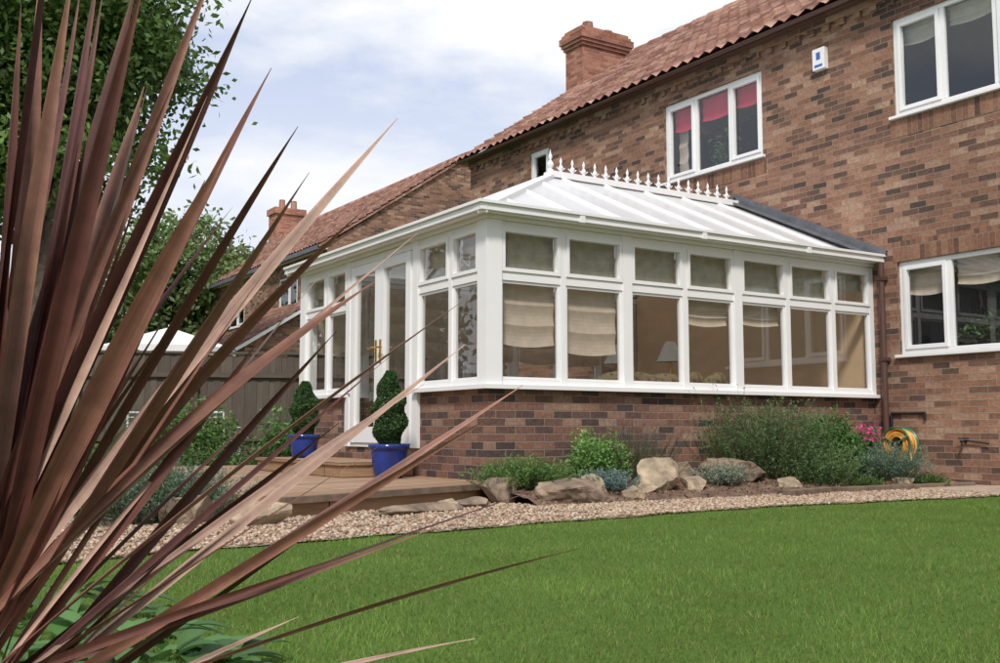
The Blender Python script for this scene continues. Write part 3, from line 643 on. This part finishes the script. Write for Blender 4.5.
# ------------------------------------------------------------------ hose reel on wall
hr=empty('hose_reel',(HX-.12,-.36,.3)); h=MB(['yellow','greenpl','darkmet'])
def torus(mb,c,R1,r1,axis,mat,n=28,m=8,tilt=0):
    c=Vector(c)
    P=lambda i,j:(c+Vector((r1*math.sin(j*2*math.pi/m)+tilt*math.cos(i*2*math.pi/n),(R1+r1*math.cos(j*2*math.pi/m))*math.cos(i*2*math.pi/n),(R1+r1*math.cos(j*2*math.pi/m))*math.sin(i*2*math.pi/n))))
    for i in range(n):
        for j in range(m): mb.face([P(i,j),P(i+1,j),P(i+1,j+1),P(i,j+1)],mat)
for i in range(5):
    for k in range(4): torus(h,(HX-.06-i*.024,-.36+random.uniform(-.008,.008),.28+random.uniform(-.01,.006)),.09+k*.023,.012,0,0,tilt=random.uniform(-.006,.006))
h.cyl((HX-.03,-.36,.28),(HX-.042,-.36,.28),.19,None,1,24); torus(h,(HX-.18,-.36,.28),.185,.008,0,1)
h.cyl((HX,-.36,.28),(HX-.22,-.36,.28),.03,.03,2)
for a in range(3):
    t=a*2.09+.5; h.cyl((HX-.185,-.36,.28),(HX-.185,-.36+.185*math.cos(t),.28+.185*math.sin(t)),.01,.01,1,6)
pts=[(HX-.17,-.53,.2),(HX-.2,-.58,.02),(HX-.25,-.52,-.08),(HX-.4,-.7,-.1),(HX-.45,-.95,-.1),(HX-.2,-1.1,-.1)]
for a,b in zip(pts,pts[1:]): h.cyl(a,b,.012,.012,0,8)
h.build('reel',hr,smooth=True)
tp=MB(['darkmet','pipe']); tp.cyl((HX-.02,-.2,.62),(HX-.02,-.62,.62),.014,.014,0,8); tp.cyl((HX-.02,-.2,.62),(HX-.02,-.2,.25),.014,.014,0,8); tp.cyl((HX-.02,-.62,.62),(HX-.02,-.62,.55),.014,.014,0,8)
tp.cyl((HX,-1.08,.32),(HX-.10,-1.08,.32),.014,.012,0,8); tp.cyl((HX-.08,-1.08,.33),(HX-.08,-1.08,.27),.01,.01,0,8); tp.cyl((HX-.05,-1.14,.35),(HX-.05,-1.02,.35),.008,.008,0,6); tp.cyl((HX-.03,-1.35,.30),(HX-.03,-1.08,.33),.009,.009,0,6)
tp.build('garden_tap')

# ------------------------------------------------------------------ fence
def W(x,y): return (-4.77+.842*x+.54*y, -7.64-.539*x+.842*y)
fe=MB(['fence']); a=Vector(W(-16,15.5)); b=Vector(W(.5,18.3)); d=(b-a); L=d.length; d.normalize(); nrm=Vector((-d.y,d.x)); i=0; s_=0
while s_<L:
    p=a+d*s_; q=p+d*.105; zt=1.68+.02*math.sin(i*1.7)+(.06 if (i//18)%2 else 0); off=.012*(i%2); o2=nrm*off
    x0,y0=p.x+o2.x,p.y+o2.y; x1,y1=q.x+o2.x,q.y+o2.y
    ru=random.random()*50
    fe.face([(x0,y0,-.15),(x1,y1,-.15),(x1,y1,zt),(x0,y0,zt)],0,[(-.15+ru,ru),(-.15+ru,ru+.1),(zt+ru,ru+.1),(zt+ru,ru)])
    i+=1; s_+=.1
s_=0
while s_<L:
    p=a+d*s_-nrm*.05; fe.box(p.x-.05,p.x+.05,p.y-.05,p.y+.05,-.15,1.80); s_+=1.85
fe.bar((a.x,a.y,1.72),(b.x,b.y,1.72),.06,.04)
for z in (.3,1.35): fe.bar((a.x-nrm.x*.03,a.y-nrm.y*.03,z),(b.x-nrm.x*.03,b.y-nrm.y*.03,z),.04,.08)
fe.build('garden_fence')

px,py=W(-6.5,20.5); pa=empty('white_parasol',(px,py,0)); u_=MB(['canvas','whitemet']); PRD=1.35
for k in range(8):
    t0=math.pi/4*k;t1=math.pi/4*(k+1); u_.face([(px,py,2.45),(px+PRD*math.cos(t0),py+PRD*math.sin(t0),2.02),(px+PRD*math.cos(t1),py+PRD*math.sin(t1),2.02)],0)
    u_.face([(px+PRD*math.cos(t0),py+PRD*math.sin(t0),2.02),(px+PRD*math.cos(t0),py+PRD*math.sin(t0),1.86),(px+PRD*math.cos(t1),py+PRD*math.sin(t1),1.86),(px+PRD*math.cos(t1),py+PRD*math.sin(t1),2.02)],0)
u_.cyl((px,py,-.1),(px,py,2.5),.025,.02,1); u_.build('canopy',pa)
def chair(x,y,rz):
    e_=empty('garden_chair',(x,y,-.15)); c=MB(['whitemet']); ca,sa=math.cos(rz),math.sin(rz)
    T=lambda a,b,z:(x+a*ca-b*sa,y+a*sa+b*ca,z-.15)
    for a in (-.22,.22):
        c.cyl(T(a,-.2,0),T(a,-.2,.62),.014,.014,0,6); c.cyl(T(a,.22,0),T(a,.28,.84),.014,.014,0,6); c.cyl(T(a,-.2,.62),T(a,.25,.64),.014,.014,0,6)
    for k in range(7): c.cyl(T(-.22,-.2+k*.07,.43),T(.22,-.2+k*.07,.43),.010,.010,0,6)
    for k in range(4): c.cyl(T(-.22,.23+.012*k,.50+k*.09),T(.22,.23+.012*k,.50+k*.09),.010,.010,0,6)
    c.cyl(T(-.22,.28,.84),T(.22,.28,.84),.016,.016,0,6); c.cyl(T(-.22,-.2,.43),T(-.22,.22,.43),.012,.012,0,6); c.cyl(T(.22,-.2,.43),T(.22,.22,.43),.012,.012,0,6)
    c.build('chair_frame',e_)
cx,cy=W(-5.0,15.1); chair(cx,cy,.3); cx,cy=W(-4.1,15.4); chair(cx,cy,2.3)
tx_,ty_=W(-4.55,15.7); te=empty('garden_table',(tx_,ty_,-.15)); t=MB(['whitemet']); t.cyl((tx_,ty_,.54),(tx_,ty_,.565),.4,.4,0,24)
for k in range(4):
    q=k*math.pi/2+.3; t.cyl((tx_,ty_,.54),(tx_+.32*math.cos(q),ty_+.32*math.sin(q),-.15),.014,.014,0,6)
t.build('table',te)
gx,gy=W(-4.2,13.4); bush('garden_shrub',(gx,gy,-.14),(1.1,.6,.42),5000,(.10,.18,.05),(.06,.025),clumps=26)

# ------------------------------------------------------------------ neighbour house
nb=empty('brick_house',(10,25,0)); w=MB(['brick','tile','upvc','dark','lead']); NX=6.4; Y0,Y1=18.4,33.0; PN=('X',NX,-1)
nh=[(20.5,22.0,3.8,4.9),(25,26.6,3.8,4.9),(29.5,31,3.8,4.9),(29.5,31,1.2,2.3)]
wall(w,PN,Y0,Y1,-.15,5.45,nh)
for yy in (Y0,Y1): w.face([(NX,yy,-.15),(NX+8.4,yy,-.15),(NX+8.4,yy,5.45),(NX+4.2,yy,8.35),(NX,yy,5.45)],0)
w.face([(NX+8.4,Y0,-.15),(NX+8.4,Y1,-.15),(NX+8.4,Y1,5.45),(NX+8.4,Y0,5.45)])
w.face([(NX+4.2,Y0-.1,8.42),(NX+4.2,Y1+.1,8.42),(NX+8.7,Y1+.1,5.4),(NX+8.7,Y0-.1,5.4)],1)
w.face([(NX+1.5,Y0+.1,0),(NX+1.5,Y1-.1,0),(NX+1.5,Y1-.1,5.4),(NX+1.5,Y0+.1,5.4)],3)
w.cyl((NX+4.2,Y0-.1,8.4),(NX+4.2,Y1+.1,8.4),.13,.13,1,10); w.bar((NX-.28,Y0-.04,5.36),(NX+4.2,Y0-.04,8.36),.08,.06,1)
w.box(NX-.3,NX-.2,Y0,Y1,5.28,5.4,4); w.box(NX-.2,NX,Y0,Y1,5.3,5.34,2)
w.build('walls',nb)
fr=MB(['upvc']); gl=MB(['glass'])
for a,b,c,d in nh: window(fr,gl,PN,a,b,c,d,[(a+b)/2],(0,))
fr.build('window_frames',nb); gl.build('window_glass',nb)
sln=math.hypot(4.45,3.0); pantile('roof_slope',(NX-.25,Y0-.1,5.42),(0,1,0),Y1-Y0+.2,(4.45/sln,0,3.0/sln),sln,nb,4)
w=MB(['brickred','tile']); w.box(NX+3.6,NX+4.8,Y1-1.0,Y1-.2,7.6,9.1); w.box(NX+3.53,NX+4.87,Y1-1.07,Y1-.13,9.1,9.35); w.cyl((NX+4.0,Y1-.6,9.35),(NX+4.0,Y1-.6,9.75),.14,.12,1); w.cyl((NX+4.5,Y1-.6,9.35),(NX+4.5,Y1-.6,9.75),.14,.12,1); w.build('chimney',nb)
w=MB(['brick','tile','upvc']); w.box(4.3,NX-.01,18.8,22.2,-.15,2.6,0); w.build('porch_wall',nb); l_=math.hypot(2.4,1.5); pantile('porch_roof',(4.0,18.6,2.55),(0,1,0),3.8,(2.4/l_,0,1.5/l_),l_,nb,4)
w=MB(['brick','upvc']); w.face([(4.3,18.8,2.6),(NX,18.8,2.6),(NX,18.8,3.9)],0); w.bar((4.0,18.62,2.5),(NX,18.62,4.0),.06,.08,1); w.build('porch_gable',nb)

# ------------------------------------------------------------------ trees
def tree(name,base,h,blobs,n,leaf,col,trunk=.25,clumps=160,seed=0,sig=.5):
    e_=empty(name,base); t=MB(['bark']); bx,by,bz=base
    pts=[Vector(base)]+[Vector((bx+random.uniform(-.25,.25),by+random.uniform(-.25,.25),bz+h*.75*k/4)) for k in (1,2,3,4)]
    for k,(p,q) in enumerate(zip(pts,pts[1:])): t.cyl(p,q,trunk*(1-k*.2),trunk*(1-(k+1)*.2),0,10,False)
    for bl in blobs:
        c=Vector(bl[0]); s=pts[2] if c.z>pts[2].z else pts[1]; m_=(s+c)/2+Vector((0,0,.3)); t.cyl(s,m_,trunk*.4,trunk*.25,0,7,False); t.cyl(m_,c,trunk*.25,trunk*.08,0,7,False)
        for _ in range(3): t.cyl(m_,c+Vector([random.uniform(-1,1)*r_*.6 for r_ in bl[1]]),trunk*.12,trunk*.03,0,5,False)
    t.build('trunk',e_,smooth=True)
    K=[];kc=[]
    wts=np.array([np.prod(b[1]) for b in blobs]); wts=wts/wts.sum()
    for i in range(clumps):
        b=blobs[rng.choice(len(blobs),p=wts)]; d=rng.normal(size=3); d/=np.linalg.norm(d); K.append(np.array(b[0])+d*np.array(b[1])*rng.uniform(.45,1.0)); kc.append(rng.uniform(.6,1.35)*(1.0+.25*d[2]))
    K=np.array(K);kc=np.array(kc); id_=rng.integers(0,clumps,n); C=K[id_]+rng.normal(size=(n,3))*sig*[1,1,.65]
    c=vary(col,n,.3)*kc[id_][:,None]; V,F,c=leaves_np(C,leaf*rng.uniform(.6,1.3,n),leaf*.5,c); npmesh('crown',V,F,c,'leaf',e_)
def WB(x,y,z): a=W(x,y); return (a[0],a[1],z)
tree('reflection_tree',WB(-9.6,22,-.15),11,[(WB(-9.6,22,9),(2.6,2.6,2.2)),(WB(-8.6,22,8.1),(1.7,1.8,1.4)),(WB(-11.4,21.5,7.6),(2.2,2.2,2.2)),(WB(-8.3,22,10.2),(1.8,1.7,1.4)),(WB(-9.5,22,6.4),(1.9,1.8,1.6)),(WB(-12,21.5,5.2),(1.8,2,1.6))],60000,.19,(.13,.22,.055),.3,210,sig=.42)
tree('reflection_tree',WB(-11.3,38,-.15),8,[(WB(-11.3,38,6.0),(2.6,2.6,2.0)),(WB(-13,38,4.5),(2.0,2,2.0)),(WB(-10.2,38,4.0),(2,2,2.0)),(WB(-12.2,37,7.0),(1.3,1.3,1))],26000,.26,(.16,.23,.08),.3,110,sig=.5)
tree('reflection_tree',WB(-17,40,-.15),6,[(WB(-17,40,4.0),(3.6,3,2.2)),(WB(-14.6,40,3.0),(2,2,1.8))],14000,.3,(.13,.2,.07),.3,80,sig=.6)
for (x,y,hh) in ((-13,9,8),(-15,18,10),(-14,1,7),(-12,27,9),(12,-14,8),(6,-17,8),(17,-11,8),(1,-20,8)):  # out-of-view trees, added so the window glass reflects dark foliage
    tree('reflection_tree',(x,y,-.15),hh,[((x,y,hh*.62),(2.8,2.8,hh*.3)),((x+1.5,y-1,hh*.4),(2.4,2.4,hh*.28)),((x-1.6,y+1.2,hh*.42),(2.5,2.5,hh*.28))],13000,.40,(.07,.12,.035),.25,110,sig=.6)

# ------------------------------------------------------------------ cordyline
cb=Vector((*W(-.63,1.27),.19)); co=empty('cordyline_plant',(cb.x,cb.y,-.15))
t=MB(['bark']); t.cyl((cb.x,cb.y,-.15),(cb.x,cb.y,.2),.035,.03,0,12); t.build('stem',co)
tips=[(.03,.05,.86),(.00,.25,.9),(.08,.12,.9),(.12,-.06,.8),(.15,.08,.86),(.20,-.04,.80),(.22,.2,.93),(.31,.04,.80),(.345,.0,.69),(.50,.03,.635),(.44,.12,.53),(.36,.0,.46),(.52,.10,.50),(.40,-.03,.55),
(.625,.0,.26),(.53,.10,.30),(.71,.02,.18),(.725,.0,.10),(.60,.0,-.005),(.42,.1,.25),(.30,.2,.27),(.36,.0,.22),(.27,.12,.54),(.18,.3,.62),(.10,.25,.75),(.25,.28,.42),(.40,.2,.38),(.58,.2,.36),
(.05,-.10,.72),(.1,.02,.6),(.26,.02,.66),(.31,-.05,.58),(.15,.3,.45),(.42,.28,.14),(.26,.3,.04),(.22,.05,.38),(.06,.1,.5),(.14,.15,.72),(.19,.1,.70),(-.05,.1,.9),(-.12,.0,.85),(-.02,-.10,.8),(.35,.15,.66),(.06,.02,.95),(.1,.08,.82),(.02,.02,.78),
(.47,.06,.43),(.33,.05,.36),(.50,-.02,.33),(.24,.0,.47),(.30,.1,.15),(.44,.0,.09),(.17,.05,.55),(.28,.16,.85),(.39,.1,.44),(.12,.2,.34),(.55,.05,.12),(.60,.08,.42),(.66,.12,.30),(.48,.02,.22),(.38,.06,.01)]
nmain=len(tips)
for i in range(34):
    th=rng.uniform(1.8,4.2); el=rng.uniform(.05,1.3); L=rng.uniform(.6,.85); tips.append((L*math.cos(el)*math.cos(th)*.9,L*math.cos(el)*math.sin(th)*.9+.05 if math.sin(th)>0 else L*math.cos(el)*math.sin(th)*.35,L*math.sin(el)))
V=[];F=[];UV=[];CC=[]
pal=[(.085,.032,.026),(.14,.052,.040),(.20,.09,.062),(.12,.045,.037),(.26,.13,.095),(.42,.28,.22)]
for li,(dx,dy,dz) in enumerate(tips):
    low=max(0,min(1,(.62-dz)/.35)) if li<nmain else 0
    d=Vector((.842*dx+.54*dy,-.539*dx+.842*dy,dz)); L=d.length; hor=math.hypot(dx,dy)/L
    a=2.4*li; s0=cb+Vector((.022*math.cos(a),.022*math.sin(a),random.uniform(-.06,.04)-.11*low))
    tip=cb+d; lift=.10*L*hor*(1-.75*low)+random.uniform(-.025,.025)
    ctrl=s0+(tip-s0)*.5+Vector((0,0,lift))+Vector((random.uniform(-.02,.02),random.uniform(-.02,.02),0))
    roll=random.uniform(-1.15,1.15); wm=random.uniform(.024,.037) if low<.3 else (random.uniform(.014,.021) if low<.95 else random.uniform(.010,.016))
    col=np.array(random.choice(pal if li%3==0 else pal[:5]))*random.uniform(.8,1.2)
    n=30; base=len(V)
    for k in range(n+1):
        t_=k/n; p=s0*(1-t_)**2+ctrl*2*t_*(1-t_)+tip*t_*t_; tg=((ctrl-s0)*(1-t_)+(tip-ctrl)*t_).normalized()
        s_=tg.cross(Vector((0,0,1)));
        if s_.length<.05: s_=Vector((1,0,0))
        s_.normalize(); u=s_.cross(tg); r_=roll+.35*math.sin(t_*2+li); sd=s_*math.cos(r_)+u*math.sin(r_); nn=tg.cross(sd)
        wd=wm*(.55+.45*math.sin(min(1,t_/.42)*math.pi/2)) if t_<.42 else wm*max(0.0,1-((t_-.42)/.58)**2.0)
        wd=max(wd,.0012)
        for j,(q,hh) in enumerate(((-1,.22),(-.5,.06),(0,-.06),(.5,.06),(1,.22))):
            V.append(p+sd*q*wd/2+nn*hh*wd*.6); UV.append((j/4+li*1.37,t_*L+li*.7))
            e2=1.3 if abs(q)==1 else (.8 if q==0 else 1.0); fd=max(0,t_-.8)*3
            CC.append(col*e2*(1+.4*fd)+np.array((.06,.035,.01))*fd)
    for k in range(n):
        for j in range(4):
            o_=base+k*5+j; F.append((o_,o_+1,o_+6,o_+5))
npmesh('leaves',np.array([tuple(v) for v in V]),np.array(F),np.array(CC),'cordy',co,smooth=True,uv=np.array(UV))
def broad(name,c,r,n,L,col):
    V=[];F=[];CC=[]
    for i in range(n):
        a=random.uniform(0,6.28); rr=random.random()**.5*r; p=Vector((c[0]+rr*math.cos(a),c[1]+rr*math.sin(a),c[2]+random.uniform(.02,.16)*(1.2-rr/r))); a2=a+random.uniform(-.7,.7); l=L*random.uniform(.6,1.1); el=random.uniform(-.1,.7)
        d=Vector((math.cos(a2)*math.cos(el),math.sin(a2)*math.cos(el),math.sin(el))); s_=d.cross(Vector((0,0,1))).normalized(); u=s_.cross(d); b=len(V); cc=np.array(col)*random.uniform(.6,1.3); m=8
        for k in range(m+1):
            t_=k/m; w_=l*.24*math.sin(math.pi*min(1,t_*.95+.04))**.8; q=p+d*l*t_-Vector((0,0,l*.35*t_*t_))
            for jj,hh in ((-1,.3),(0,0),(1,.3)): V.append(tuple(q+s_*jj*w_+u*hh*w_)); CC.append(cc*(1.25 if jj==0 else 1))
        for k in range(m):
            for j in range(2): o_=b+k*3+j; F.append((o_,o_+1,o_+4,o_+3))
    npmesh(name,np.array(V),np.array(F),np.array(CC),'leaf',smooth=True)
gx,gy=W(-.85,2.45); broad('hosta_plant',(gx,gy,-.14),.28,90,.15,(.09,.20,.05))
gx,gy=W(-1.35,3.1); broad('hosta_plant',(gx,gy,-.14),.35,80,.16,(.08,.18,.045))

# ------------------------------------------------------------------ light, world, camera
el=math.radians(48); S=Vector((-.66,-.75,0)).normalized(); S=Vector((S.x*math.cos(el),S.y*math.cos(el),math.sin(el)))
sd=bpy.data.lights.new('sun','SUN'); sd.energy=3.2; sd.angle=math.radians(8); sd.color=(1,.94,.86); so=bpy.data.objects.new('sun',sd); COL.objects.link(so); so.rotation_euler=(-S).to_track_quat('-Z','Y').to_euler()
wd=bpy.data.worlds.new('World'); scene.world=wd; wd.use_nodes=True; nt=wd.node_tree; bg=nt.nodes['Background']; bg.inputs[1].default_value=.135
sk=N(nt,'ShaderNodeTexSky'); sk.sky_type='NISHITA'; sk.sun_disc=False; sk.sun_elevation=el; sk.sun_rotation=math.atan2(S.x,S.y); sk.dust_density=1.5
n1=noise(nt,3.4,9,.55,coord='Generated',sc=(1,1,2.6)); r=ramp(nt,[(.44,(0,0,0)),(.64,(1,1,1))]); nt.links.new(n1.outputs['Fac'],r.inputs[0])
base=mixc(nt,sk.outputs[0],(5.1,5.7,7.3),.75)
n2=noise(nt,5,6,.6,coord='Generated',sc=(1,1,3)); r2=ramp(nt,[(.3,(7.0,7.15,7.5)),(.55,(7.7,7.75,7.8))]); nt.links.new(n2.outputs['Fac'],r2.inputs[0])
skyc=mixc(nt,base,r2.outputs[0],r.outputs[0])
tc=N(nt,'ShaderNodeTexCoord'); sx=N(nt,'ShaderNodeSeparateXYZ'); nt.links.new(tc.outputs['Generated'],sx.inputs[0]); hr_=ramp(nt,[(0.0,(1,1,1)),(.36,(0,0,0))]); nt.links.new(sx.outputs['Z'],hr_.inputs[0])
nt.links.new(mixc(nt,skyc,(7.3,7.4,7.6),hr_.outputs[0]),bg.inputs[0])
cd=bpy.data.cameras.new('camera'); cd.sensor_width=36; cd.lens=37.76; cd.clip_start=.05; cd.clip_end=1000; cam=bpy.data.objects.new('camera',cd); COL.objects.link(cam)
cam.location=(-4.77,-7.64,.43); cam.rotation_euler=(math.radians(95.4),0,math.radians(-32.67)); scene.camera=cam
scene.view_settings.view_transform='Standard'; scene.view_settings.look='None'; scene.view_settings.exposure=0
